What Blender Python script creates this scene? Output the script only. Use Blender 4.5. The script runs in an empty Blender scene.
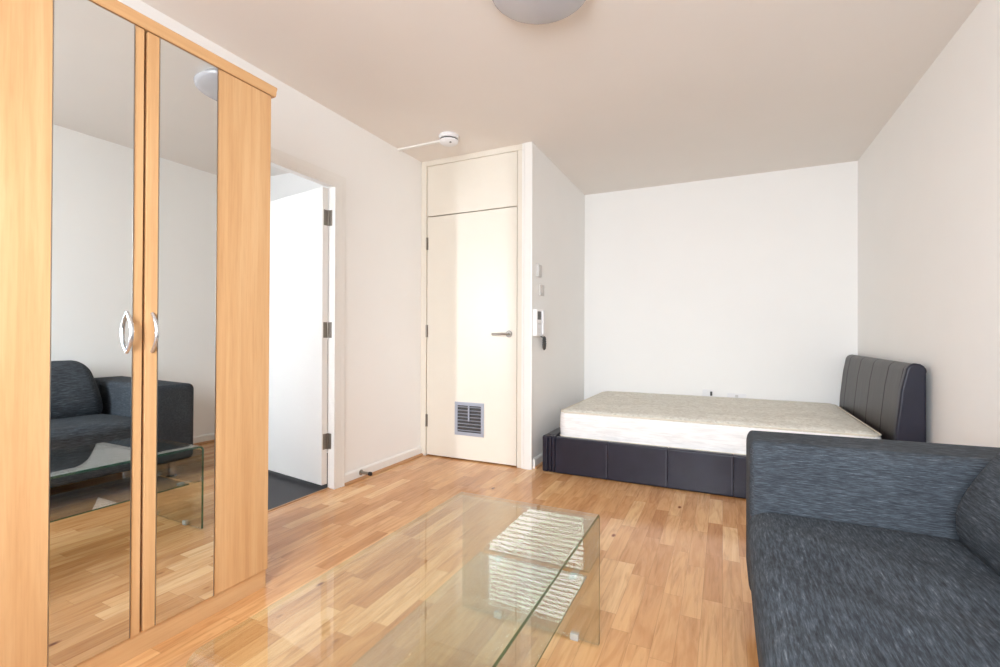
import bpy, bmesh, math, random
from mathutils import Vector, Matrix
random.seed(7)
PI = math.pi
scene = bpy.context.scene
COL = scene.collection

# ------------------------------------------------------------------ colours / nodes
def lin(r, g, b, a=1.0):
    def f(c):
        c /= 255.0
        return c / 12.92 if c <= 0.04045 else ((c + 0.055) / 1.055) ** 2.4
    return (f(r), f(g), f(b), a)

class NT:
    def __init__(s, name):
        s.m = bpy.data.materials.new(name); s.m.use_nodes = True
        s.t = s.m.node_tree; s.t.nodes.clear()
        s.out = s.n('ShaderNodeOutputMaterial')
    def n(s, typ, **kw):
        nd = s.t.nodes.new(typ)
        for k, v in kw.items(): setattr(nd, k, v)
        return nd
    def l(s, a, b): s.t.links.new(a, b)
    def val(s, sock, v):
        if isinstance(v, (int, float, tuple, list)): sock.default_value = v
        else: s.l(v, sock)
    def math(s, op, a, b=None, c=None):
        nd = s.n('ShaderNodeMath', operation=op)
        s.val(nd.inputs[0], a)
        if b is not None: s.val(nd.inputs[1], b)
        if c is not None: s.val(nd.inputs[2], c)
        return nd.outputs[0]
    def ramp(s, fac, stops, interp='LINEAR'):
        nd = s.n('ShaderNodeValToRGB'); cr = nd.color_ramp; cr.interpolation = interp
        while len(cr.elements) < len(stops): cr.elements.new(0.5)
        for e, (p, c) in zip(cr.elements, stops): e.position = p; e.color = c
        s.val(nd.inputs[0], fac); return nd.outputs[0]
    def mix(s, fac, a, b, blend='MIX'):
        nd = s.n('ShaderNodeMix', data_type='RGBA', blend_type=blend)
        s.val(nd.inputs[0], fac); s.val(nd.inputs[6], a); s.val(nd.inputs[7], b)
        return nd.outputs[2]
    def coords(s, scale=(1, 1, 1), kind='Object', rot=(0, 0, 0)):
        tc = s.n('ShaderNodeTexCoord'); mp = s.n('ShaderNodeMapping')
        mp.inputs['Scale'].default_value = scale; mp.inputs['Rotation'].default_value = rot
        s.l(tc.outputs[kind], mp.inputs[0]); return mp.outputs[0]
    def noise(s, vec, scale=1.0, detail=3.0, rough=0.5, dist=0.0):
        nd = s.n('ShaderNodeTexNoise'); nd.inputs['Scale'].default_value = scale
        nd.inputs['Detail'].default_value = detail; nd.inputs['Roughness'].default_value = rough
        nd.inputs['Distortion'].default_value = dist
        s.l(vec, nd.inputs['Vector']); return nd.outputs[0]
    def bump(s, h, strength=0.2, dist=0.002):
        nd = s.n('ShaderNodeBump'); nd.inputs['Strength'].default_value = strength
        nd.inputs['Distance'].default_value = dist; s.l(h, nd.inputs['Height']); return nd.outputs[0]
    def bsdf(s, color, rough=0.5, metal=0.0, spec=0.5, normal=None, **kw):
        b = s.n('ShaderNodeBsdfPrincipled')
        s.val(b.inputs['Base Color'], color); s.val(b.inputs['Roughness'], rough)
        b.inputs['Metallic'].default_value = metal
        b.inputs['Specular IOR Level'].default_value = spec
        if normal is not None: s.l(normal, b.inputs['Normal'])
        for k, v in kw.items(): s.val(b.inputs[k.replace('_', ' ')], v)
        s.l(b.outputs[0], s.out.inputs[0]); return b

def plain(name, rgb, rough=0.5, metal=0.0, spec=0.5, var=0.02, bump=0.0, bscale=300):
    t = NT(name); v = t.coords()
    nz = t.noise(v, 3.0, 2)
    c = lin(*rgb); d = tuple(x * (1 - var * 2) for x in c[:3]) + (1,)
    col = t.ramp(nz, [(0.3, d), (0.7, c)])
    nrm = t.bump(t.noise(v, bscale, 2), bump, 0.001) if bump else None
    t.bsdf(col, rough, metal, spec, nrm)
    return t.m

M = {}
M['wall'] = plain('wall_paint', (244, 242.5, 240), 0.55, spec=0.35, var=0.006, bump=0.04, bscale=140)
M['ceiling'] = plain('ceiling_paint', (238, 232, 226), 0.8, spec=0.2, var=0.006)
M['white'] = plain('white_gloss_paint', (240, 238, 234), 0.3, var=0.005)
M['cream'] = plain('cream_gloss_paint', (232, 225, 212), 0.34, var=0.01)
M['plastic'] = plain('white_plastic', (236, 235, 236), 0.35, var=0.004)
M['plastic_grey'] = plain('grey_plastic', (206, 203, 200), 0.4, var=0.01)
M['dark'] = plain('dark_plastic', (66, 65, 65), 0.4)
M['black'] = plain('black_rubber', (22, 20, 20), 0.6)
M['chrome'] = plain('chrome', (225, 225, 228), 0.08, metal=1.0, var=0.0)
M['steel'] = plain('brushed_steel', (164, 158, 150), 0.3, metal=1.0, var=0.04)
M['hinge'] = plain('satin_hinge_steel', (150, 142, 132), 0.38, metal=0.85, var=0.05)
M['satin'] = plain('satin_nickel', (215, 216, 220), 0.25, metal=0.9, var=0.0)
M['alu'] = plain('aluminium_grille', (178, 184, 198), 0.4, metal=0.5, var=0.02)
M['stitch'] = plain('grey_thread', (120, 118, 128), 0.6)
M['vinyl'] = plain('grey_vinyl', (48, 48, 53), 0.5, var=0.12)
M['lampglass'] = plain('lamp_opal_glass', (190, 189, 194), 0.12, var=0.0)
M['blind'] = plain('blind_grey', (112, 114, 118), 0.45, var=0.0)

def mirror_mat():
    t = NT('mirror_silver'); t.bsdf(lin(226, 230, 230), 0.0, 1.0); return t.m
M['mirror'] = mirror_mat()

def floor_mat():
    t = NT('oak_parquet')
    tc = t.n('ShaderNodeTexCoord'); sep = t.n('ShaderNodeSeparateXYZ'); t.l(tc.outputs['Object'], sep.inputs[0])
    x, y = sep.outputs[0], sep.outputs[1]
    w, ln = 0.068, 0.40
    xr = t.math('DIVIDE', x, w); row = t.math('FLOOR', xr); fx = t.math('FRACT', xr)
    wn = t.n('ShaderNodeTexWhiteNoise', noise_dimensions='1D'); t.l(row, wn.inputs['W'])
    yo = t.math('ADD', t.math('DIVIDE', y, ln), t.math('MULTIPLY', wn.outputs['Value'], 7.3))
    col = t.math('FLOOR', yo); fy = t.math('FRACT', yo)
    cb = t.n('ShaderNodeCombineXYZ'); t.l(row, cb.inputs[0]); t.l(col, cb.inputs[1])
    w2 = t.n('ShaderNodeTexWhiteNoise', noise_dimensions='2D'); t.l(cb.outputs[0], w2.inputs['Vector'])
    rnd = w2.outputs['Value']
    base = t.ramp(rnd, [(0.0, lin(194, 140, 90)), (0.2, lin(206, 154, 103)), (0.45, lin(214, 164, 112)),
                        (0.75, lin(220, 171, 119)), (0.92, lin(227, 182, 131)), (1.0, lin(234, 194, 146))])
    # grain, stretched along the boards and offset per block
    g = t.n('ShaderNodeCombineXYZ')
    t.l(t.math('MULTIPLY', x, 42.0), g.inputs[0]); t.l(t.math('MULTIPLY', y, 3.2), g.inputs[1])
    t.l(t.math('MULTIPLY', rnd, 57.0), g.inputs[2])
    gn = t.noise(g.outputs[0], 1.0, 5, 0.62, 1.2)
    gr = t.ramp(gn, [(0.25, (0.68, 0.60, 0.52, 1)), (0.48, (0.97, 0.95, 0.93, 1)), (0.75, (1.06, 1.06, 1.06, 1))])
    c = t.mix(0.95, base, gr, 'MULTIPLY')
    g2 = t.n('ShaderNodeCombineXYZ')
    t.l(t.math('MULTIPLY', x, 16.0), g2.inputs[0]); t.l(t.math('MULTIPLY', y, 2.2), g2.inputs[1])
    t.l(t.math('MULTIPLY', rnd, 91.0), g2.inputs[2])
    wv = t.noise(g2.outputs[0], 1.0, 2, 0.5, 2.6)
    c = t.mix(0.8, c, t.ramp(wv, [(0.36, (0.86, 0.78, 0.70, 1)), (0.55, (1, 1, 1, 1))]), 'MULTIPLY')
    # knots
    vk = t.n('ShaderNodeTexVoronoi'); vk.inputs['Scale'].default_value = 1.0
    k = t.n('ShaderNodeCombineXYZ'); t.l(t.math('MULTIPLY', x, 7.0), k.inputs[0]); t.l(t.math('MULTIPLY', y, 3.2), k.inputs[1])
    t.l(k.outputs[0], vk.inputs['Vector'])
    c = t.mix(1.0, c, t.ramp(vk.outputs['Distance'], [(0.035, lin(140, 92, 62)), (0.085, (1, 1, 1, 1))]), 'MULTIPLY')
    # joints
    ex = t.math('MINIMUM', fx, t.math('SUBTRACT', 1.0, fx)); ey = t.math('MINIMUM', fy, t.math('SUBTRACT', 1.0, fy))
    jx = t.math('LESS_THAN', ex, 0.010); jy = t.math('LESS_THAN', ey, 0.0018)
    j = t.math('MULTIPLY', t.math('MAXIMUM', jx, jy), 0.38)
    c = t.mix(j, c, lin(112, 70, 40))
    rough = t.ramp(gn, [(0.3, (0.13,) * 3 + (1,)), (0.7, (0.19,) * 3 + (1,))])
    t.bsdf(c, rough, 0, 0.5, t.bump(gn, 0.05, 0.001))
    return t.m
M['floor'] = floor_mat()

def beech_mat(flat=False):
    t = NT('beech_veneer_level' if flat else 'beech_veneer')
    k = lambda q: (q[0], q[2], q[1]) if flat else q
    v = t.coords(k((30, 30, 1.1))); n1 = t.noise(v, 1.0, 5, 0.6, 0.4)
    v2 = t.coords(k((9, 9, 0.25))); n2 = t.noise(v2, 1.0, 2, 0.5, 0.3)
    v3 = t.coords(k((170, 170, 9))); n3 = t.noise(v3, 1.0, 2)
    c = t.ramp(n1, [(0.3, lin(195, 149, 102)), (0.5, lin(204, 160, 113)), (0.72, lin(212, 172, 127))])
    c = t.mix(0.5, c, t.ramp(n2, [(0.35, (0.93, 0.90, 0.86, 1)), (0.62, (1.04, 1.03, 1.02, 1))]), 'MULTIPLY')
    c = t.mix(0.15, c, t.ramp(n3, [(0.35, (0.74, 0.66, 0.55, 1)), (0.5, (1, 1, 1, 1))]), 'MULTIPLY')
    t.bsdf(c, 0.42, 0, 0.4); return t.m
M['beech'] = beech_mat(); M['beech_level'] = beech_mat(True)
M['beech_edge'] = plain('beech_edging', (206, 150, 92), 0.4, var=0.05)
M['bead'] = plain('oak_bead', (190, 142, 98), 0.4, var=0.08)

def fabric_mat(name, stretch):
    t = NT(name)
    v = t.coords(stretch); n1 = t.noise(v, 1.0, 4, 0.7)
    n0 = t.noise(t.coords((5, 5, 5)), 1.0, 3, 0.55)
    nf = t.noise(t.coords(tuple(s * 2.3 for s in stretch)), 1.0, 2, 0.6)
    c = t.ramp(n1, [(0.28, lin(34, 37, 41)), (0.48, lin(57, 62, 68)), (0.62, lin(76, 82, 89)), (0.78, lin(120, 125, 129))])
    c = t.mix(0.5, c, t.ramp(nf, [(0.3, (0.55, 0.55, 0.55, 1)), (0.7, (1.35, 1.35, 1.35, 1))]), 'MULTIPLY')
    c = t.mix(0.7, c, t.ramp(n0, [(0.3, (0.80, 0.80, 0.82, 1)), (0.7, (1.16, 1.16, 1.15, 1))]), 'MULTIPLY')
    t.bsdf(c, 0.85, 0, 0.25, t.bump(n1, 0.2, 0.001))
    return t.m
M['fabric_x'] = fabric_mat('charcoal_chenille_across', (32, 150, 420))
M['fabric_y'] = fabric_mat('charcoal_chenille_along', (170, 20, 240))

def leather_mat(name='dark_faux_leather', c0=(28, 28, 41), c1=(35, 34, 49)):
    t = NT(name)
    v = t.coords((1, 1, 1)); vo = t.n('ShaderNodeTexVoronoi'); vo.inputs['Scale'].default_value = 420
    t.l(v, vo.inputs['Vector'])
    n = t.noise(v, 9, 3)
    c = t.ramp(n, [(0.3, lin(*c0)), (0.7, lin(*c1))])
    big = t.noise(t.coords((14, 14, 3)), 1.0, 2)
    hb = t.math('ADD', t.math('MULTIPLY', vo.outputs['Distance'], 0.25), t.math('MULTIPLY', big, 3.0))
    t.bsdf(c, 0.38, 0, 0.4, t.bump(hb, 0.25, 0.0015)); return t.m
M['leather'] = leather_mat(); M['leather_warm_reflect'] = leather_mat('dark_faux_leather_warm_reflect', (33, 27, 26), (42, 35, 34))  # second one: same leather for the headboard, warm reflected light put into its colour

def mattress_mat(name, side):
    t = NT(name)
    if side:
        v = t.coords((8, 8, 70)); n = t.noise(v, 1.0, 4, 0.6, 0.8)
        c = t.ramp(n, [(0.3, lin(224, 223, 222)), (0.6, lin(243, 242, 241))])
        t.bsdf(c, 0.8, 0, 0.2, t.bump(n, 0.5, 0.006))
    else:
        v = t.coords((1, 1, 1)); n = t.noise(v, 26, 3, 0.6, 1.5)
        n2 = t.noise(t.coords((1, 1, 1)), 7, 3, 0.6, 0.8)
        c = t.ramp(n, [(0.34, lin(202, 198, 186)), (0.5, lin(219, 216, 206)), (0.66, lin(230, 228, 219))])
        h = t.math('ADD', n, t.math('MULTIPLY', n2, 2.0))
        t.bsdf(c, 0.75, 0, 0.25, t.bump(h, 0.5, 0.008))
    return t.m
M['mat_top'] = mattress_mat('quilted_damask', False)
M['mat_side'] = mattress_mat('mattress_border', True)
M['mat_tape'] = plain('mattress_tape', (222, 214, 198), 0.7, var=0.03)

def glass_mat(name, tint, f0, edge=None):
    t = NT(name)
    geo = t.n('ShaderNodeNewGeometry'); dp = t.n('ShaderNodeVectorMath', operation='DOT_PRODUCT')
    t.l(geo.outputs['Normal'], dp.inputs[0]); t.l(geo.outputs['Incoming'], dp.inputs[1])
    c = t.math('SUBTRACT', 1.0, t.math('MINIMUM', t.math('ABSOLUTE', dp.outputs['Value']), 1.0))
    f = t.math('ADD', f0, t.math('MULTIPLY', 1 - f0, t.math('POWER', c, 5.0)))
    tr = t.n('ShaderNodeBsdfTransparent'); tr.inputs[0].default_value = tint
    body = tr.outputs[0]
    if edge:
        df = t.n('ShaderNodeBsdfDiffuse'); df.inputs[0].default_value = edge
        mx0 = t.n('ShaderNodeMixShader'); t.l(t.math('MULTIPLY', 0.5, t.math('SUBTRACT', 1.0, geo.outputs['Backfacing'])), mx0.inputs[0])
        t.l(t.mix(geo.outputs['Backfacing'], tint, (0.86, 0.93, 0.89, 1)), tr.inputs[0])
        t.l(tr.outputs[0], mx0.inputs[1]); t.l(df.outputs[0], mx0.inputs[2]); body = mx0.outputs[0]
    gl = t.n('ShaderNodeBsdfGlossy'); gl.inputs['Roughness'].default_value = 0.0
    mx = t.n('ShaderNodeMixShader'); t.l(f, mx.inputs[0]); t.l(body, mx.inputs[1]); t.l(gl.outputs[0], mx.inputs[2])
    t.l(mx.outputs[0], t.out.inputs[0]); return t.m
M['glass'] = glass_mat('clear_table_glass', (0.945, 0.968, 0.945, 1), 0.06)
M['glass_edge'] = glass_mat('green_glass_edge', (0.25, 0.55, 0.42, 1), 0.06, lin(44, 92, 76))
M['glass_leg'] = glass_mat('clear_bent_glass', (0.945, 0.968, 0.945, 1), 0.34)
M['glass_shelf'] = glass_mat('clear_shelf_glass', (0.945, 0.968, 0.945, 1), 0.14)
M['pane'] = glass_mat('window_glass', (0.97, 0.98, 0.98, 1), 0.04)
M['acrylic'] = glass_mat('clear_plastic_pad', (0.90, 0.91, 0.92, 1), 0.10, lin(225, 228, 230))

# ------------------------------------------------------------------ mesh helpers
class B:
    def __init__(s): s.bm = bmesh.new()
    def add(s, o):
        me = bpy.data.meshes.new('t'); o.to_mesh(me); o.free(); s.bm.from_mesh(me); bpy.data.meshes.remove(me); return s
    def box(s, x0, x1, y0, y1, z0, z1, bev=0.0, seg=2, rot=None, mi=0):
        t = bmesh.new(); bmesh.ops.create_cube(t, size=1.0)
        for v in t.verts:
            v.co = Vector(((x0 + x1) / 2 + v.co.x * (x1 - x0), (y0 + y1) / 2 + v.co.y * (y1 - y0), (z0 + z1) / 2 + v.co.z * (z1 - z0)))
        if bev: bmesh.ops.bevel(t, geom=t.edges[:], offset=bev, segments=seg, affect='EDGES', profile=0.5)
        if rot is not None: bmesh.ops.transform(t, matrix=rot, verts=t.verts)
        for f in t.faces: f.material_index = mi
        return s.add(t)
    def poly(s, pts, vec, bev=0.0, seg=2, caps=True):
        """closed polygon extruded by vec"""
        t = bmesh.new(); a = [t.verts.new(p) for p in pts]; b = [t.verts.new(Vector(p) + Vector(vec)) for p in pts]
        n = len(pts)
        for i in range(n): t.faces.new((a[i], a[(i + 1) % n], b[(i + 1) % n], b[i]))
        if caps: t.faces.new(a[::-1]); t.faces.new(b)
        bmesh.ops.recalc_face_normals(t, faces=t.faces)
        if bev:
            es = [e for e in t.edges if len(e.link_faces) == 2 and e.calc_face_angle(0) > 0.6]
            bmesh.ops.bevel(t, geom=es, offset=bev, segments=seg, affect='EDGES', profile=0.5)
        return s.add(t)
    def lathe(s, prof, c, axis=(0, 0, 1), seg=32):
        """prof: (radius, height) list along axis from c"""
        t = bmesh.new(); q = Vector((0, 0, 1)).rotation_difference(Vector(axis)); rings = []
        for r, h in prof:
            if r < 1e-6: rings.append([t.verts.new(Vector(c) + q @ Vector((0, 0, h)))])
            else: rings.append([t.verts.new(Vector(c) + q @ Vector((r * math.cos(2 * PI * i / seg), r * math.sin(2 * PI * i / seg), h))) for i in range(seg)])
        for a, b in zip(rings, rings[1:]):
            for i in range(seg):
                j = (i + 1) % seg
                if len(a) == 1 and len(b) == 1: continue
                if len(a) == 1: t.faces.new((a[0], b[j], b[i]))
                elif len(b) == 1: t.faces.new((a[i], a[j], b[0]))
                else: t.faces.new((a[i], a[j], b[j], b[i]))
        bmesh.ops.recalc_face_normals(t, faces=t.faces)
        return s.add(t)
    def tube(s, pts, r, seg=10, closed=False):
        t = bmesh.new(); pts = [Vector(p) for p in pts]; n = len(pts); rings = []
        up = Vector((0.123, 0.31, 0.94)).normalized()
        for i, p in enumerate(pts):
            if closed: d = pts[(i + 1) % n] - pts[i - 1]
            else: d = pts[min(i + 1, n - 1)] - pts[max(i - 1, 0)]
            d.normalize(); u = (up - d * up.dot(d)).normalized(); w = d.cross(u); up = u
            rr = r(i / (n - 1)) if callable(r) else r
            rings.append([t.verts.new(p + (u * math.cos(2 * PI * k / seg) + w * math.sin(2 * PI * k / seg)) * rr) for k in range(seg)])
        m = n if closed else n - 1
        for i in range(m):
            a, b = rings[i], rings[(i + 1) % n]
            for k in range(seg): t.faces.new((a[k], a[(k + 1) % seg], b[(k + 1) % seg], b[k]))
        if not closed: t.faces.new(rings[0][::-1]); t.faces.new(rings[-1])
        bmesh.ops.recalc_face_normals(t, faces=t.faces)
        return s.add(t)
    def rbox(s, x0, x1, y0, y1, z0, z1, r, n=(8, 8, 8), k=5, fn=None):
        """rounded box with a grid on every face; fn deforms each point"""
        t = bmesh.new(); h = Vector(((x1 - x0) / 2, (y1 - y0) / 2, (z1 - z0) / 2)); c = Vector(((x0 + x1) / 2, (y0 + y1) / 2, (z0 + z1) / 2))
        if isinstance(r, (int, float)): r = (r, r, r)
        def axis(hh, rr, m):
            a = [-hh + rr * (1 - math.tan(PI / 4 * (1 - i / k))) for i in range(k)]
            b = [-(hh - rr) + 2 * (hh - rr) * i / m for i in range(m + 1)]
            return a + b + [-q for q in reversed(a)]
        ax = [axis(h[i], r[i], n[i]) for i in range(3)]; cache = {}
        def vert(p):
            q = []
            d = Vector((0, 0, 0))
            for i in range(3):
                inn = max(-(h[i] - r[i]), min(h[i] - r[i], p[i])); q.append(inn); d[i] = (p[i] - inn) / r[i]
            if d.length > 1e-9: d.normalize()
            P = Vector((q[0] + d[0] * r[0], q[1] + d[1] * r[1], q[2] + d[2] * r[2])) + c
            key = (round(p[0], 6), round(p[1], 6), round(p[2], 6))
            if key not in cache:
                if fn: P = fn(P)
                cache[key] = t.verts.new(P)
            return cache[key]
        for i in range(3):
            j, l = (i + 1) % 3, (i + 2) % 3
            for sg in (-1, 1):
                for a in range(len(ax[j]) - 1):
                    for b in range(len(ax[l]) - 1):
                        quad = []
                        for da, db in ((0, 0), (1, 0), (1, 1), (0, 1)):
                            p = [0, 0, 0]; p[i] = sg * h[i]; p[j] = ax[j][a + da]; p[l] = ax[l][b + db]; quad.append(vert(p))
                        if len(set(quad)) == 4: t.faces.new(quad if sg > 0 else quad[::-1])
        return s.add(t)

def origin_of(o):
    while o.parent: o = o.parent
    return o.location.copy()

def obj(name, b, mats, parent=None, loc=None, sharp=40):
    """links the mesh as ONE object; vertices are given in world space"""
    bm = b.bm
    off = origin_of(parent) if parent else Vector(loc if loc is not None else (0, 0, 0))
    for v in bm.verts: v.co -= off
    me = bpy.data.meshes.new(name); bm.to_mesh(me); bm.free()
    for m in (mats if isinstance(mats, (list, tuple)) else [mats]): me.materials.append(M[m])
    me.polygons.foreach_set('use_smooth', [True] * len(me.polygons))
    me.set_sharp_from_angle(angle=math.radians(sharp))
    o = bpy.data.objects.new(name, me); COL.objects.link(o)
    if parent: o.parent = parent
    else: o.location = off
    if sharp < 75:
        wn = o.modifiers.new('weighted_normals', 'WEIGHTED_NORMAL'); wn.keep_sharp = True; wn.weight = 100
    return o

def struct(name, b, mats, loc=None):
    o = obj(name, b, mats, None, loc); o['kind'] = 'structure'; return o

def thing(name, label, cat, loc, group=None):
    o = bpy.data.objects.new(name, None); COL.objects.link(o); o.location = loc; o.empty_display_size = 0.1
    o['label'] = label; o['category'] = cat
    if group: o['group'] = group
    return o

def tag(o, label, cat, group=None):
    o['label'] = label; o['category'] = cat
    if group: o['group'] = group
    return o

# ------------------------------------------------------------------ room measures (metres; camera stands at x=0, y=0)
XL, XR, YB, YN, H = -2.2408, 0.9808, 4.6733, -0.95, 2.40
YC, XC = 3.2234, -1.265                # closet front, closet side wall
DY0, DY1, DZ = 1.50, 2.270, 1.927      # doorway in the left wall (clear opening)
WXB = XL - 0.050                       # bathroom side of the left wall
WX0, WX1, WZ0, WZ1 = -2.05, -1.03, 0.85, 2.12   # the two windows behind the camera, each with its blind
RX0, RX1 = -0.80, 0.36

struct('floor', B().box(XL - 0.045, XR + 0.1, YN - 0.1, YB + 0.1, -0.05, 0.0), 'floor')
struct('ceiling', B().box(XL - 0.1, XR + 0.1, YN - 0.1, YB + 0.1, H, H + 0.05), 'ceiling')
struct('wall_right', B().box(XR, XR + 0.1, YN - 0.1, YB + 0.1, 0, H), 'wall')
struct('wall_back', B().box(XL - 0.1, XR, YB, YB + 0.1, 0, H), 'wall')
# left wall with its doorway
pl = [(YN - 0.1, 0), (DY0 - 0.03, 0), (DY0 - 0.03, DZ + 0.03), (DY1 + 0.03, DZ + 0.03), (DY1 + 0.03, 0), (YB, 0), (YB, H), (YN - 0.1, H)]
struct('wall_left', B().poly([(WXB, y, z) for y, z in pl], (XL - WXB, 0, 0)), 'wall')
# wall behind the camera with the window opening
nb = B()
nb.box(XL, WX0, YN - 0.1, YN, 0, H); nb.box(WX1, RX0, YN - 0.1, YN, 0, H); nb.box(RX1, XR, YN - 0.1, YN, 0, H)
for a, b in ((WX0, WX1), (RX0, RX1)): nb.box(a, b, YN - 0.1, YN, 0, WZ0); nb.box(a, b, YN - 0.1, YN, WZ1, H)
struct('wall_near', nb, 'wall')
# closet side wall
struct('wall_closet', B().box(XC - 0.08, XC, YC + 0.012, YB, 0, H), 'wall')

# closet front: frame, overpanel, door
fr = B()
fr.box(XL, -2.191, YC, YC + 0.07, 0, H, 0.002)
fr.box(-2.191, -1.344, YC, YC + 0.07, 2.358, H, 0.002)
fr.box(-1.384, -1.345, YC + 0.006, YC + 0.07, 0, 2.36, 0.002)
struct('trim_1', fr, 'cream')
ps = B(); ps.poly([(-1.345, YC - 0.004, 0), (-1.330, YC - 0.004, 0), (-1.322, YC - 0.010, 0), (-1.272, YC - 0.010, 0), (-1.262, YC - 0.004, 0), (-1.262, YC + 0.03, 0), (-1.345, YC + 0.03, 0)], (0, 0, H), 0.0015)
struct('trim_2', ps, 'white')
struct('trim_3', B().box(-2.188, -1.389, YC + 0.010, YC + 0.045, 1.949, 2.357, 0.002), 'cream')

d1 = struct('door_1', B().box(-2.186, -1.390, YC + 0.010, YC + 0.050, 0.010, 1.942, 0.002), 'cream', loc=(-1.788, YC + 0.03, 0.01))
hb = B()
hb.lathe([(0, 0), (0.026, 0), (0.026, 0.006), (0.023, 0.009), (0.010, 0.009), (0.010, 0.05), (0, 0.05)], (-1.452, YC + 0.010, 0.992), (0, -1, 0), 28)
hb.tube([(-1.452, YC - 0.022, 0.992), (-1.452, YC - 0.036, 0.992), (-1.458, YC - 0.043, 0.992), (-1.470, YC - 0.046, 0.992), (-1.52, YC - 0.046, 0.991), (-1.568, YC - 0.045, 0.990)], 0.0095, 14)
obj('door_handle', hb, 'steel', d1)
for z in (1.727, 1.014, 0.286):
    h = B(); h.lathe([(0, 0), (0.0065, 0), (0.0065, 0.1), (0, 0.1)], (-2.1885, YC + 0.004, z - 0.05), (0, 0, 1), 12)
    h.box(-2.186, -2.176, YC + 0.0085, YC + 0.0105, z - 0.05, z + 0.05)
    obj('hinge', h, 'hinge', d1)
# ventilation grille let into the door
vx0, vx1, vz0, vz1, vy = -1.919, -1.660, 0.196, 0.456, YC + 0.010
v = B()
fw = 0.026
v.box(vx0, vx1, vy - 0.006, vy + 0.001, vz1 - fw, vz1, 0.002); v.box(vx0, vx1, vy - 0.006, vy + 0.001, vz0, vz0 + fw, 0.002)
v.box(vx0, vx0 + fw, vy - 0.006, vy + 0.001, vz0 + fw, vz1 - fw, 0.002); v.box(vx1 - fw, vx1, vy - 0.006, vy + 0.001, vz0 + fw, vz1 - fw, 0.002)
vg = obj('vent_grille', v, 'alu', d1)
lv = B()
n = 8; span = (vz1 - vz0 - 2 * fw)
for i in range(n):
    z = vz0 + fw + span * (i + 0.5) / n
    rot = Matrix.Translation((0, vy - 0.0035, z)) @ Matrix.Rotation(math.radians(-38), 4, 'X') @ Matrix.Translation((0, -(vy - 0.0035), -z))
    lv.box(vx0 + fw - 0.002, vx1 - fw + 0.002, vy - 0.0105, vy + 0.0035, z - 0.0016, z + 0.0016, 0, rot=rot)
obj('louvre', lv, 'alu', vg)
bk = B(); bk.box(vx0 + fw - 0.003, vx1 - fw + 0.003, vy - 0.0003, vy + 0.0008, vz0 + fw - 0.003, vz1 - fw + 0.003)
obj('vent_backing', bk, 'dark', vg)
xm = (vx0 + vx1) / 2
obj('vent_slide', B().box(xm - 0.007, xm + 0.007, vy - 0.013, vy - 0.008, vz0 + fw + span * 0.42, vz1 - fw, 0.001), 'alu', vg)

# bathroom doorway: lining, architrave, door leaf
lin_ = B()
lin_.box(WXB, XL + 0.001, DY1, DY1 + 0.03, 0, DZ + 0.03); lin_.box(WXB, XL + 0.001, DY0 - 0.03, DY0, 0, DZ + 0.03)
lin_.box(WXB, XL + 0.001, DY0, DY1, DZ, DZ + 0.03)
struct('trim_4', lin_, 'white')
def architrave(x, sgn):
    prof = [(-0.006, 0.001), (-0.006, 0.011), (0.004, 0.013), (0.010, 0.010), (0.016, 0.013), (0.044, 0.015), (0.050, 0.019), (0.058, 0.019), (0.066, 0.022), (0.074, 0.022), (0.076, 0.019), (0.076, 0.001)]
    t = bmesh.new(); path = [((DY0, 0.0), (-1, 0)), ((DY0, DZ), (-1, 1)), ((DY1, DZ), (1, 1)), ((DY1, 0.0), (1, 0))]
    rings = [[t.verts.new((x + sgn * tt, y + oy * w, z + oz * w)) for w, tt in prof] for (y, z), (oy, oz) in path]
    for a, b in zip(rings, rings[1:]):
        for i in range(len(prof)):
            j = (i + 1) % len(prof); t.faces.new((a[i], a[j], b[j], b[i]))
    t.faces.new(rings[0]); t.faces.new(rings[-1][::-1])
    bmesh.ops.recalc_face_normals(t, faces=t.faces)
    return B().add(t)
struct('trim_5', architrave(XL, 1), 'white')

dv, nv = Vector((-0.988, 0.155, 0)), Vector((0.155, 0.988, 0))
A = Vector((-2.2995, 2.2270, 0)); T = 0.041; W = 0.75
p0, p1 = A, A + dv * W
leafpts = [p0 + Vector((0, 0, .026)), p1 + Vector((0, 0, .026)), p1 + nv * T + Vector((0, 0, .026)), p0 + nv * T + Vector((0, 0, .026))]
d2 = struct('door_2', B().poly(leafpts, (0, 0, 1.896), 0.002), 'white', loc=(A.x, A.y, 0.026))
for z in (1.730, 1.012, 0.300):
    h = B(); kn = Vector((-2.2900, 2.2660, 0))
    h.lathe([(0, -0.05), (0.0062, -0.05), (0.0062, 0.05), (0, 0.05)], (kn.x, kn.y, z), (0, 0, 1), 12)
    e0 = A + dv * -0.0012 + nv * 0.008
    h.poly([(e0.x, e0.y, z - 0.05), (e0 + nv * 0.03).to_tuple()[:2] + (z - 0.05,), (e0 + nv * 0.03 + dv * 0.0016).to_tuple()[:2] + (z - 0.05,), (e0 + dv * 0.0016).to_tuple()[:2] + (z - 0.05,)], (0, 0, 0.1))
    h.box(-2.290, -2.262, DY1 - 0.0016, DY1 + 0.0004, z - 0.05, z + 0.05)
    obj('hinge', h, 'hinge', d2)
# lever handle at the free edge of the leaf, behind the wardrobe from the photo's side
hd = B(); hp = A + dv * (W - 0.06)
hd.lathe([(0, 0), (0.026, 0), (0.026, 0.008), (0.010, 0.009), (0.010, 0.05), (0, 0.05)], (hp.x, hp.y, 1.0), -nv, 24)
q0 = hp - nv * 0.046
hd.tube([(q0.x, q0.y, 1.0), ((q0 - dv * 0.05).x, (q0 - dv * 0.05).y, 1.0), ((q0 - dv * 0.11).x, (q0 - dv * 0.11).y, 0.998)], 0.0095, 12)
obj('door_handle', hd, 'steel', d2)

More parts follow.
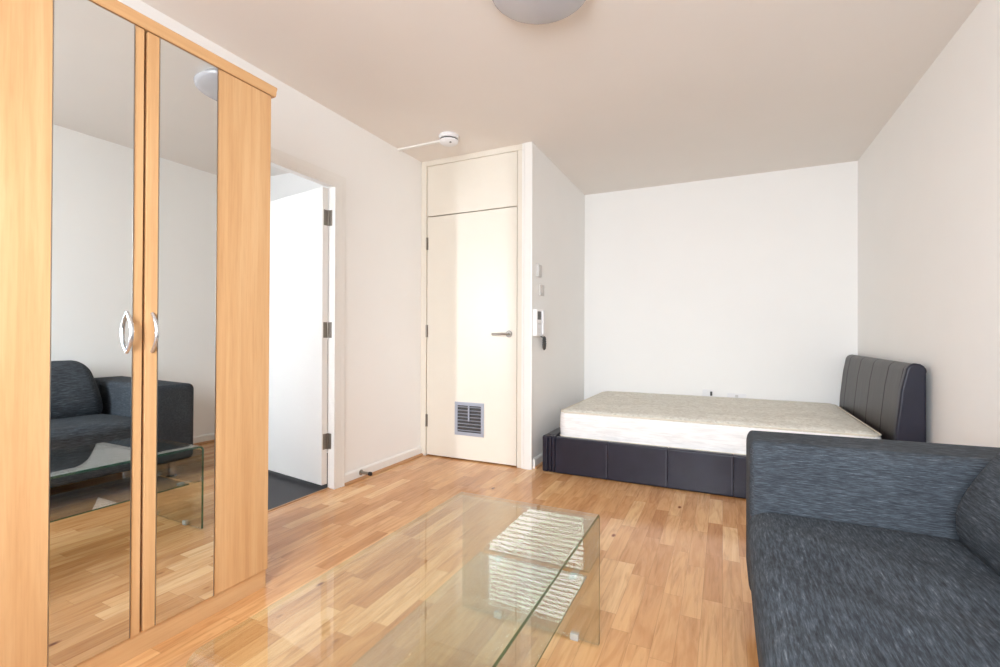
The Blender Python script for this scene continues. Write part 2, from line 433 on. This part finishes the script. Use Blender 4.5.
# bathroom shell
BX, BY0, BY1 = -3.9, 0.30, 2.95
BW0, BW1, BZ0, BZ1 = -2.96, -2.84, 0.75, 1.95
struct('floor_bathroom', B().box(BX, XL - 0.045, BY0 - 0.08, BY1, -0.05, -0.001), 'vinyl')
struct('trim_6', B().box(XL - 0.050, XL - 0.034, DY0, DY1, -0.002, 0.004, 0.0015), 'bead')
struct('ceiling_bathroom', B().box(BX, WXB, BY0 - 0.08, BY1, H, H + 0.05), 'ceiling')
struct('wall_bathroom_far', B().box(BX, WXB, BY1, BY1 + 0.08, 0, H), 'wall')
struct('wall_bathroom_side', B().box(BX - 0.08, BX, BY0 - 0.08, BY1 + 0.08, 0, H), 'wall')
wb = B()
wb.box(BX, BW0, BY0 - 0.08, BY0, 0, H); wb.box(BW1, WXB, BY0 - 0.08, BY0, 0, H)
wb.box(BW0, BW1, BY0 - 0.08, BY0, 0, BZ0); wb.box(BW0, BW1, BY0 - 0.08, BY0, BZ1, H)
struct('wall_bathroom_near', wb, 'wall')
w2 = B()
for a in ((BW0, BW0 + 0.012, BZ0, BZ1), (BW1 - 0.012, BW1, BZ0, BZ1), (BW0, BW1, BZ0, BZ0 + 0.012), (BW0, BW1, BZ1 - 0.012, BZ1)):
    w2.box(a[0], a[1], BY0 - 0.06, BY0 - 0.02, a[2], a[3])
w2o = struct('window_2', w2, 'white')
obj('window_pane', B().box(BW0 + 0.011, BW1 - 0.011, BY0 - 0.042, BY0 - 0.038, BZ0 + 0.011, BZ1 - 0.011), 'pane', w2o)

# skirting boards and the oak bead at their foot
def skirting(name, x0, y0, x1, y1, nx, ny):
    L = Vector((x1 - x0, y1 - y0, 0)); nn = Vector((nx, ny, 0)); o = Vector((x0, y0, 0))
    b = B(); b.poly([o + nn * a + Vector((0, 0, z)) for a, z in ((0, 0), (0.014, 0), (0.014, 0.058), (0.010, 0.066), (0.004, 0.072), (0, 0.072))], L)
    return struct(name, b, 'white')
def bead(name, x0, y0, x1, y1, nx, ny):
    L = Vector((x1 - x0, y1 - y0, 0)); nn = Vector((nx, ny, 0)); o = Vector((x0, y0, 0)) + nn * 0.0145
    b = B(); b.poly([o + nn * a + Vector((0, 0, z)) for a, z in ((0, 0.0005), (0.016, 0.0005), (0.015, 0.008), (0.009, 0.014), (0, 0.016))], L)
    return struct(name, b, 'bead')
skirting('baseboard_left', XL, DY1 + 0.077, XL, YC, 1, 0); bead('trim_7', XL, DY1 + 0.077, XL, YC - 0.002, 1, 0)
skirting('baseboard_left_near', XL, YN, XL, DY0 - 0.077, 1, 0)
skirting('baseboard_closet', XC, YC + 0.034, XC, YB, 1, 0); bead('trim_8', XC, YC + 0.034, XC, YB - 0.03, 1, 0)
skirting('baseboard_back', XC, YB, XR, YB, 0, -1); bead('trim_9', XC + 0.032, YB, XR - 0.032, YB, 0, -1)
skirting('baseboard_right', XR, YN, XR, YB, -1, 0); bead('trim_10', XR, YN, XR, YB - 0.03, -1, 0)

# the two windows behind the camera, each with its blind
def blind_window(wname, WX0, WX1, tilt, label):
    w1 = B()
    f = 0.05
    for a in ((WX0, WX0 + f, WZ0, WZ1), (WX1 - f, WX1, WZ0, WZ1), (WX0 + f, WX1 - f, WZ0, WZ0 + f), (WX0 + f, WX1 - f, WZ1 - f, WZ1)):
        w1.box(a[0], a[1], YN - 0.095, YN - 0.055, a[2], a[3], 0.003)
    w1o = struct(wname, w1, 'white')
    obj('window_pane', B().box(WX0 + f - 0.005, WX1 - f + 0.005, YN - 0.078, YN - 0.073, WZ0 + f - 0.005, WZ1 - f + 0.005), 'pane', w1o)
    obj('window_sill', B().box(WX0 - 0.04, WX1 + 0.04, YN - 0.055, YN + 0.06, WZ0 - 0.025, WZ0 - 0.001, 0.004), 'white', w1o)
    vb = thing('venetian_blind', label, 'blind', ((WX0 + WX1) / 2, YN - 0.02, WZ0))
    obj('headrail', B().box(WX0 + 0.006, WX1 - 0.006, YN - 0.034, YN - 0.006, WZ1 - 0.032, WZ1 - 0.004, 0.002), 'blind', vb)
    sl = B(); z = WZ0 + 0.03
    while z < WZ1 - 0.045:
        yc = YN - 0.022
        pts = []
        for i in range(5):
            u = -1 + i / 2; pts.append((u * 0.0172, 0.0018 * (1 - u * u)))
        ang = math.radians(tilt)
        pr = [(WX0 + 0.008, yc + a * math.cos(ang) - b * math.sin(ang), z + a * math.sin(ang) + b * math.cos(ang)) for a, b in pts]
        pr += [(p[0], p[1], p[2] - 0.0006) for p in reversed(pr)]
        sl.poly(pr, (WX1 - WX0 - 0.016, 0, 0)); z += 0.042
    obj('slat', sl, 'blind', vb)
    obj('bottom_rail', B().box(WX0 + 0.008, WX1 - 0.008, YN - 0.032, YN - 0.008, WZ0 + 0.004, WZ0 + 0.018, 0.002), 'blind', vb)
    for fx in (0.16, 0.84):
        xx = WX0 + (WX1 - WX0) * fx
        obj('ladder_cord', B().tube([(xx, YN - 0.0065, WZ0 + 0.01), (xx, YN - 0.0065, WZ1 - 0.02)], 0.001, 6), 'blind', vb)
blind_window('window_1', WX0, WX1, 2, 'grey venetian blind of narrow slats whose stripes are mirrored in the glass table')
blind_window('window_3', RX0, RX1, -20, 'grey venetian blind in the window on the sofa side, behind the viewer')

# ------------------------------------------------------------------ wardrobe
wy0, wy1, wm = 0.407, 1.283, 0.8445
wr = thing('wardrobe', 'tall beech wardrobe with two mirrored doors standing against the left wall', 'wardrobe', (-1.91, wm, 0))
CX0, CX1, DX = -2.20, -1.6255, -1.605
for y in (wy0, wy1 - 0.018):
    obj('side_panel', B().box(CX0, CX1, y, y + 0.018, 0, 1.9135, 0.0008), 'beech', wr)
obj('back_panel', B().box(CX0 + 0.001, CX0 + 0.006, wy0 + 0.018, wy1 - 0.018, 0.07, 1.913), 'beech', wr)
obj('floor_panel', B().box(CX0 + 0.006, CX1 - 0.001, wy0 + 0.018, wy1 - 0.018, 0.07, 0.088), 'beech', wr)
obj('plinth', B().box(CX1 + 0.0002, CX1 + 0.010, wy0 + 0.001, wy1 - 0.001, 0, 0.069, 0.0008), 'beech_level', wr)
cp = [(CX0, 1.9140), (CX1 + 0.024, 1.9140), (CX1 + 0.029, 1.922), (CX1 + 0.030, 1.934), (CX1 + 0.034, 1.941), (CX1 + 0.034, 1.947), (CX1 + 0.031, 1.950), (CX0, 1.950)]
obj('cornice', B().poly([(x, wy0 - 0.016, z) for x, z in cp], (0, wy1 - wy0 + 0.032, 0), 0.001), 'beech_level', wr)
for a, b, m0, m1, hy, in ((wy0 + 0.001, wm - 0.006, 0.623, 0.810, 0.797), (wm + 0.003, wy1 - 0.001, 0.882, 1.066, 0.865)):
    dr = obj('door', B().box(CX1 + 0.002, DX, a, b, 0.072, 1.9115, 0.0012), 'beech', wr)
    obj('mirror', B().box(DX - 0.0005, DX + 0.0022, m0, m1, 0.074, 1.9105, 0.0006), 'mirror', dr)
    ed = B()
    for yy in (m0 - 0.002, m1): ed.box(DX - 0.0005, DX + 0.003, yy, yy + 0.002, 0.074, 1.9105)
    obj('mirror_edging', ed, 'steel', dr)
    hz, hl = 0.988, 0.060; pts = []
    for i in range(25):
        u = -1 + i / 12; pts.append((DX + 0.001 + 0.026 * (1 - abs(u) ** 2.2), hy, hz + hl * u))
    hh = B(); hh.tube(pts, lambda q: 0.0048 + 0.0012 * math.sin(PI * q), 12)
    obj('handle', hh, 'satin', dr)

wr.rotation_euler = (0, math.radians(0.22), math.radians(-0.5))   # stands slightly out of plumb on the floor

# ------------------------------------------------------------------ glass coffee table
tx0, tx1, ty0, ty1, tz, tt = -0.846, -0.352, 0.512, 1.492, 0.422, 0.010
ct = thing('coffee_table', 'clear bent glass coffee table with a lower shelf standing on the oak floor', 'table', ((tx0 + tx1) / 2, (ty0 + ty1) / 2, 0))
def strip_glass(outer, inner):
    t = bmesh.new()
    def add(pts): return [[t.verts.new((x, y, z)) for y, z in pts] for x in (tx0, tx1)]
    o, i = add(outer), add(inner)
    for k in range(len(outer) - 1):
        t.faces.new((o[0][k], o[0][k + 1], o[1][k + 1], o[1][k])); t.faces.new((i[0][k], i[1][k], i[1][k + 1], i[0][k + 1]))
        for s in (0, 1):
            fc = t.faces.new((o[s][k], i[s][k], i[s][k + 1], o[s][k + 1])); fc.material_index = 1
    return t, o, i
R = 0.026
def bend(cy, cz, a0, a1, r, n=8): return [(cy + r * math.cos(math.radians(a0 + (a1 - a0) * k / n)), cz + r * math.sin(math.radians(a0 + (a1 - a0) * k / n))) for k in range(n + 1)]
out_ = bend(ty0 + R, tz - R, 180, 90, R) + bend(ty1 - R, tz - R, 90, 0, R)
inn_ = bend(ty0 + R, tz - R, 180, 90, R - tt) + bend(ty1 - R, tz - R, 90, 0, R - tt)
t_, _, _ = strip_glass(out_, inn_); bmesh.ops.recalc_face_normals(t_, faces=t_.faces)
obj('tabletop', B().add(t_), ['glass', 'glass_edge'], ct, sharp=30)
for yo, yi in ((ty0, ty0 + tt), (ty1, ty1 - tt)):
    t_, o_, i_ = strip_glass([(yo, tz - R), (yo, 0.006)], [(yi, tz - R), (yi, 0.006)])
    fc = t_.faces.new((o_[0][1], o_[1][1], i_[1][1], i_[0][1])); fc.material_index = 1
    bmesh.ops.recalc_face_normals(t_, faces=t_.faces)
    obj('leg', B().add(t_), ['glass_leg', 'glass_edge'], ct)
    for xx in (tx0 + 0.14, tx1 - 0.08):
        ym = (yo + yi) / 2
        obj('foot_pad', B().box(xx - 0.014, xx + 0.014, ym - 0.009, ym + 0.009, 0.0, 0.022, 0.003), 'acrylic', ct)
sx0, sx1, sz = tx0 + 0.078, tx1 - 0.036, 0.222
sb = bmesh.new(); bmesh.ops.create_cube(sb, size=1.0)
sy0, sy1 = ty0 + tt + 0.014, ty1 - tt - 0.014
for v_ in sb.verts: v_.co = Vector(((sx0 + sx1) / 2 + v_.co.x * (sx1 - sx0), (sy0 + sy1) / 2 + v_.co.y * (sy1 - sy0), sz + v_.co.z * 0.006))
for f_ in sb.faces:
    f_.normal_update(); f_.material_index = 0 if abs(f_.normal.z) > 0.5 else 1
obj('shelf', B().add(sb), ['glass_shelf', 'glass_edge'], ct)
for yo, sg in ((ty0 + tt, 1), (ty1 - tt, -1)):
    for xx in (sx0 + 0.07, sx1 - 0.045):
        y0_, y1_ = sorted((yo + sg * 0.0005, yo + sg * 0.030))
        obj('shelf_clip', B().box(xx - 0.010, xx + 0.010, y0_, y1_, sz - 0.014, sz - 0.003, 0.002), 'acrylic', ct)

# ------------------------------------------------------------------ bed and mattress
bd = thing('bed', 'low double bed frame in dark padded faux leather along the back wall', 'bed', (-0.1, 3.92, 0))
bx0, bx1, by0, by1, bz = -1.172, 0.86, 3.208, 4.640, 0.258
rail = B(); seams = [bx0 + 0.100, -0.697, -0.312, 0.067, 0.46, bx1]
for a, b in zip(seams, seams[1:]):
    rail.rbox(a + 0.0004, b - 0.0004, by0, by0 + 0.06, 0.004, bz, (0.002, 0.010, 0.010), (6, 2, 4), 4)
obj('side_rail', rail, 'leather', bd)
for x in seams[1:-1]:
    obj('stitching', B().tube([(x - 0.011, by0 - 0.0004, 0.02), (x - 0.011, by0 - 0.0004, bz - 0.02)], 0.0007, 6), 'stitch', bd)
rail = B(); rail.rbox(bx0 + 0.1, bx1, by1 - 0.06, by1, 0.004, bz, 0.016, (6, 2, 4), 4); obj('side_rail', rail, 'leather', bd)
ft = B()
for a, b in ((bx0, bx0 + 0.046), (bx0 + 0.046, bx0 + 0.072), (bx0 + 0.072, bx0 + 0.0985)):
    ft.rbox(a, b, by0 - 0.002, by0 + 0.062, 0.004, bz + 0.004, (0.012 if a == bx0 else 0.006, 0.016, 0.014), (3, 2, 4), 4)
ft.rbox(bx0, bx0 + 0.08, by0 + 0.055, by1, 0.004, bz + 0.003, 0.016, (3, 8, 4), 4)
obj('footboard', ft, 'leather', bd)
def hprof(g=0.0):
    p = [(0.962 + g * 0.2, 0.09), (0.962 + g * 0.2, 0.79)]
    for i in range(9):
        a = math.radians(0 + 180 * i / 8); p.append((0.922 + 0.044 * math.cos(a) * (1 + g * 4), 0.792 + g + 0.046 * math.sin(a)))
    p += [(0.862 - g, 0.70), (0.842 - g, 0.50), (0.832 - g, 0.30), (0.832 - g, 0.09)]
    return p
hbm = B(); ys = [3.236, 3.494, 3.827, 4.156, 4.488, 4.655]
for a, b in zip(ys, ys[1:]):
    hbm.poly([(x, a, z) for x, z in hprof()], (0, b - a, 0), 0.007, 3)
hbo = obj('headboard', hbm, 'leather_warm_reflect', bd)
cap = B(); cap.poly([(x, 3.182, z) for x, z in hprof(0.004)], (0, 0.054, 0), 0.012, 3)
obj('end_panel', cap, 'leather', hbo)
sl_ = B()
for i in range(12):
    x = bx0 + 0.16 + i * 0.155; sl_.box(x, x + 0.065, by0 + 0.062, by1 - 0.062, 0.205, 0.222)
obj('bed_slat', sl_, 'bead', bd)

mx0, mx1, my0, my1, mz0, mz1 = -1.066, 0.806, 3.262, 4.612, 0.2235, 0.449
def mfn(p):
    q = p.copy()
    if p.z > mz0 + 0.1:
        ex = min(p.x - mx0, mx1 - p.x) / 0.25; ey = min(p.y - my0, my1 - p.y) / 0.25
        e = max(0, min(1, ex)) * max(0, min(1, ey)); s_ = e * e * (3 - 2 * e)
        q.z += s_ * (0.012 + 0.004 * math.sin(p.x * 13 + p.y * 4) + 0.003 * math.sin(p.y * 17 - p.x * 5))
    fz = (p.z - mz0) / (mz1 - mz0)
    bul = 0.006 * math.sin(PI * max(0, min(1, fz)))
    for i, (lo, hi) in enumerate(((mx0, mx1), (my0, my1))):
        if p[i] < lo + 0.02: q[i] -= bul
        if p[i] > hi - 0.02: q[i] += bul * 0.4
    return q
mb = B(); mb.rbox(mx0, mx1, my0, my1, mz0, mz1, (0.065, 0.065, 0.035), (40, 30, 8), 5, mfn)
for f_ in mb.bm.faces:
    f_.normal_update(); f_.material_index = 0 if abs(f_.normal.z) > 0.6 else 1
mt = thing('mattress', 'bare cream quilted double mattress lying on the dark leather bed', 'mattress', (-0.11, 3.93, mz0))
mo = obj('mattress_body', mb, ['mat_top', 'mat_side'], mt, sharp=80)
def loop(z, g, r=0.065):
    pts = []
    for cx, cy, a0 in ((mx1 - r, my1 - r, 0), (mx0 + r, my1 - r, 90), (mx0 + r, my0 + r, 180), (mx1 - r, my0 + r, 270)):
        for i in range(7):
            a = math.radians(a0 + 15 * i); pts.append((cx + (r + g) * math.cos(a), cy + (r + g) * math.sin(a), z))
    return pts
obj('piping', B().tube(loop(mz1 - 0.016, -0.002), 0.0045, 8, True), 'mat_tape', mt)
obj('piping', B().tube(loop(mz0 + 0.034, 0.004), 0.005, 8, True), 'mat_tape', mt)

for o_ in (bd, mt):      # the bed stands slightly askew
    o_.rotation_euler.z = math.radians(-0.8); o_.location.x += 0.003; o_.location.y -= 0.010

# ------------------------------------------------------------------ sofa
sf = thing('sofa', 'charcoal woven fabric sofa with square arms standing against the right wall', 'sofa', (0.5, 1.12, 0))
fx0, fx1, fy0, fy1 = 0.078, 0.955, 0.25, 2.0
aw = 0.255
def afn(p):
    q = p.copy()
    if p.z > 0.4: q.z += (p.x - fx0) * 0.010 - 0.004
    return q
for a, b in ((fy1 - aw, fy1), (fy0, fy0 + aw)):
    ar = B(); ar.rbox(fx0, fx1, a, b, 0.125, 0.640, (0.020, 0.038, 0.042), (14, 8, 10), 5, afn)
    obj('arm', ar, 'fabric_x', sf)
obj('base', B().rbox(fx0 + 0.016, fx1 - 0.01, fy0 + aw - 0.01, fy1 - aw + 0.01, 0.128, 0.30, 0.02, (8, 14, 4), 4), 'fabric_y', sf)
obj('backrest', B().rbox(0.74, fx1 - 0.002, fy0 + aw - 0.012, fy1 - aw + 0.012, 0.13, 0.655, (0.05, 0.02, 0.05), (6, 14, 10), 5), 'fabric_y', sf)
sy0_, sy1_ = fy0 + aw - 0.004, fy1 - aw + 0.004
def sfn(p):
    q = p.copy()
    u = (p.x - 0.068) / 0.70; w_ = (p.y - sy0_) / (sy1_ - sy0_)
    u = max(0, min(1, u)); w_ = max(0, min(1, w_))
    if p.z > 0.36:
        cr = (1 - (2 * w_ - 1) ** 4)
        q.z += 0.022 * cr * (1 - 0.5 * u) + 0.004 * math.sin(p.x * 9 + p.y * 3) * cr
        q.z += 0.003 * math.sin(p.y * 21 + 9 * p.x) * cr
    q.x -= 0.006 * math.sin(PI * w_) * (1 - u)
    return q
obj('seat_cushion', B().rbox(0.070, 0.80, sy0_, sy1_, 0.285, 0.425, (0.075, 0.055, 0.055), (24, 40, 6), 7, sfn), 'fabric_y', sf)
def bfn(p):
    q = p.copy(); zz = (p.z - 0.40) / 0.385; w_ = max(0, min(1, (p.y - 0.528) / 1.194))
    q.x += 0.135 * max(0.0, (zz - 0.30) / 0.70) ** 1.3
    bul = math.sin(PI * w_) ** 0.6 * math.sin(PI * max(0.0, min(1, zz)))
    if p.x < 0.64: q.x -= 0.020 * bul
    k = 0.050 * max(0, zz) ** 1.2
    q.y += k * (1 - 2 * w_)
    return q
obj('back_cushion', B().rbox(0.562, 0.745, 0.528, 1.722, 0.395, 0.785, (0.085, 0.080, 0.085), (8, 30, 14), 7, bfn), 'fabric_y', sf)
for x in (fx0 + 0.13, fx1 - 0.12):
    for y in (fy1 - 0.075, fy0 + 0.075):
        lg = B(); lg.lathe([(0, 0), (0.034, 0), (0.034, 0.005), (0.024, 0.011), (0.0225, 0.014), (0.0225, 0.127), (0, 0.127)], (x, y, 0), (0, 0, 1), 24)
        obj('leg', lg, 'chrome', sf)

# ------------------------------------------------------------------ ceiling fittings
cx, cy = -0.662, 1.765
cl = thing('ceiling_light', 'round flush ceiling light with an opal glass dish on the ceiling', 'light', (cx, cy, H))
obj('mounting_ring', B().lathe([(0, 0), (0.165, 0), (0.168, -0.004), (0.168, -0.026), (0.165, -0.030), (0, -0.030)], (cx, cy, H), (0, 0, 1), 64), 'chrome', cl)
pr = [(0.170, -0.028), (0.198, -0.030), (0.202, -0.034), (0.200, -0.040)]
for i in range(1, 11):
    a = i / 10; pr.append((0.200 * math.cos(a * PI / 2), -0.040 - 0.042 * math.sin(a * PI / 2)))
pr[-1] = (0, -0.082)
obj('glass_dish', B().lathe(pr, (cx, cy, H), (0, 0, 1), 64), 'lampglass', cl)

dx_, dy_ = -1.765, 2.875
sd = thing('smoke_detector', 'small round white smoke detector on the ceiling near the closet', 'smoke detector', (dx_, dy_, H))
obj('detector_base', B().lathe([(0, 0), (0.070, 0), (0.072, -0.003), (0.071, -0.026), (0.066, -0.029), (0, -0.029)], (dx_, dy_, H), (0, 0, 1), 40), 'plastic', sd)
obj('smoke_slot', B().lathe([(0, -0.0285), (0.062, -0.0285), (0.062, -0.038), (0, -0.038)], (dx_, dy_, H), (0, 0, 1), 40), 'dark', sd)
obj('detector_cover', B().lathe([(0, -0.0375), (0.066, -0.0375), (0.067, -0.041), (0.062, -0.052), (0.048, -0.060), (0.020, -0.063), (0, -0.063)], (dx_, dy_, H), (0, 0, 1), 40), 'plastic', sd)
obj('test_button', B().lathe([(0, -0.060), (0.008, -0.060), (0.008, -0.0655), (0, -0.0655)], (dx_ + 0.030, dy_ - 0.028, H + 0.003), (0, 0, 1), 16), 'dark', sd)
tk = B(); tk.box(XL, dx_ - 0.070, 2.906, 2.932, H - 0.014, H, 0.003)
tag(obj('cable_trunking', tk, 'white', loc=(-2.05, 2.925, H)), 'thin white cable trunking across the ceiling to the smoke detector', 'cable cover')

# ------------------------------------------------------------------ things on the closet side wall
def plate(name, mat, y0, y1, z0, z1, dep, label, cat, bev=0.003):
    b = B(); b.box(XC - 0.001, XC + dep, y0, y1, z0, z1, bev)
    return tag(obj(name, b, mat, loc=(XC, (y0 + y1) / 2, z0)), label, cat)
th = plate('thermostat', 'plastic_grey', 3.318, 3.388, 1.424, 1.516, 0.016, 'small white upright box, topmost fitting on the side wall by the closet door', 'thermostat')
obj('thermostat_face', B().box(XC + 0.0158, XC + 0.0175, 3.330, 3.376, 1.452, 1.504, 0.001), 'plastic_grey', th)
sw = plate('light_switch', 'plastic_grey', 3.378, 3.464, 1.286, 1.370, 0.009, 'square white light switch between the upright box and the entry phone', 'light switch')
obj('rocker', B().box(XC + 0.0088, XC + 0.0125, 3.409, 3.433, 1.312, 1.346, 0.001), 'plastic_grey', sw)
ep = thing('entry_phone', 'white wall entry phone with a dark screen, lowest fitting on the side wall', 'entry phone', (XC, 3.31, 0.975))
obj('phone_body', B().box(XC, XC + 0.034, 3.240, 3.372, 0.976, 1.176, 0.006, 3), 'plastic', ep)
obj('screen', B().box(XC + 0.0335, XC + 0.0355, 3.252, 3.322, 1.098, 1.160, 0.001), 'dark', ep)
for i in range(3):
    obj('button', B().box(XC + 0.0335, XC + 0.0365, 3.256 + i * 0.024, 3.270 + i * 0.024, 1.062, 1.074, 0.001), 'plastic_grey', ep)
gr_ = B()
for i in range(4): gr_.box(XC + 0.0336, XC + 0.0344, 3.256, 3.318, 1.004 + i * 0.010, 1.006 + i * 0.010)
obj('speaker_slots', gr_, 'plastic_grey', ep)
obj('handset', B().rbox(XC + 0.034, XC + 0.050, 3.334, 3.366, 0.984, 1.170, (0.007, 0.008, 0.012), (2, 2, 8), 4), 'plastic', ep)
cd = []
for i in range(120):
    a = 2 * PI * i / 120; k = 2 * PI * i * 20 / 120
    cd.append((XC + 0.022 + 0.003 * math.cos(k), 3.43 + (0.024 + 0.003 * math.sin(k)) * math.sin(a), 0.922 + 0.046 * math.cos(a) + 0.002 * math.sin(k)))
cb_ = B(); cb_.tube(cd, 0.0065, 7, True)
cb_.tube([(XC + 0.02, 3.35, 0.980), (XC + 0.021, 3.375, 0.970), (XC + 0.022, 3.42, 0.967)], 0.005, 7)
obj('coiled_cord', cb_, 'dark', ep)

# sockets on the back wall, half hidden by the mattress
so = tag(obj('wall_socket', B().box(-0.168, -0.085, YB - 0.010, YB, 0.412, 0.498, 0.003), 'plastic', loc=(-0.126, YB, 0.395)), 'white wall socket with a dark plug, above the mattress on the back wall', 'socket')
obj('plug', B().box(-0.104, -0.086, YB - 0.040, YB - 0.0095, 0.446, 0.482, 0.003), 'dark', so)
so2 = tag(obj('wall_socket', B().box(0.036, 0.184, YB - 0.010, YB, 0.388, 0.474, 0.003), 'plastic', loc=(0.11, YB, 0.366)), 'wide plain white socket plate low on the back wall, right of the plug', 'socket')
obj('rocker', B().box(0.098, 0.122, YB - 0.013, YB - 0.0095, 0.440, 0.462, 0.001), 'plastic_grey', so2)

# door stop on the skirting
ds = thing('door_stop', 'short steel door stop with a black tip on the left skirting board', 'door stop', (XL + 0.014, 2.506, 0.045))
obj('stop_bar', B().lathe([(0, 0), (0.019, 0), (0.019, 0.004), (0.010, 0.007), (0.010, 0.070), (0, 0.070)], (XL + 0.014, 2.506, 0.046), (1, 0, 0), 20), 'steel', ds)
obj('rubber_tip', B().lathe([(0, 0), (0.012, 0), (0.013, 0.004), (0.013, 0.018), (0.009, 0.022), (0, 0.022)], (XL + 0.084, 2.506, 0.046), (1, 0, 0), 20), 'black', ds)

# ------------------------------------------------------------------ light
def area(name, loc, rot, sx, sy, power, col):
    l = bpy.data.lights.new(name, 'AREA'); l.shape = 'RECTANGLE'; l.size = sx; l.size_y = sy; l.energy = power; l.color = col
    o = bpy.data.objects.new(name, l); COL.objects.link(o); o.location = loc; o.rotation_euler = rot; return o
for a, b, p in ((WX0, WX1, 110), (RX0, RX1, 800)):
    area('window_daylight', ((a + b) / 2, YN - 0.115, (WZ0 + WZ1) / 2), (PI / 2, 0, 0), b - a - 0.02, WZ1 - WZ0 - 0.02, p, (0.875, 0.93, 1.0))
area('bathroom_daylight', ((BW0 + BW1) / 2, BY0 - 0.085, (BZ0 + BZ1) / 2), (PI / 2, 0, 0), BW1 - BW0 - 0.02, BZ1 - BZ0 - 0.02, 175, (0.86, 0.915, 1.0))
w = bpy.data.worlds.new('world'); scene.world = w; w.use_nodes = True
bg = w.node_tree.nodes['Background']; bg.inputs[0].default_value = (0.80, 0.90, 1.0, 1); bg.inputs[1].default_value = 4.0

# ------------------------------------------------------------------ camera
yaw, pitch, roll, hc = 0.44122, 0.003631, 0.003415, 0.9822
F0 = Vector((-math.sin(yaw), math.cos(yaw), 0)); Rr = Vector((math.cos(yaw), math.sin(yaw), 0)); Z = Vector((0, 0, 1))
fwd = F0 * math.cos(pitch) + Z * math.sin(pitch); u0 = Z * math.cos(pitch) - F0 * math.sin(pitch)
right = Rr * math.cos(roll) + u0 * math.sin(roll); up = u0 * math.cos(roll) - Rr * math.sin(roll)
cam = bpy.data.cameras.new('camera'); co = bpy.data.objects.new('camera', cam); COL.objects.link(co)
co.matrix_world = Matrix(((right.x, up.x, -fwd.x, 0), (right.y, up.y, -fwd.y, 0), (right.z, up.z, -fwd.z, hc), (0, 0, 0, 1)))
cam.sensor_width = 36; cam.lens = 472.2 / 1000 * 36; cam.clip_start = 0.02
scene.camera = co

vs = scene.view_settings
scene.display_settings.display_device = 'sRGB'
vs.view_transform = 'Standard'; vs.look = 'None'; vs.gamma = 1.0; vs.exposure = -1.88; vs.use_curve_mapping = False
cy_ = scene.cycles
cy_.max_bounces = 14; cy_.diffuse_bounces = 8; cy_.glossy_bounces = 8; cy_.transparent_max_bounces = 24
cy_.sample_clamp_indirect = 0.0
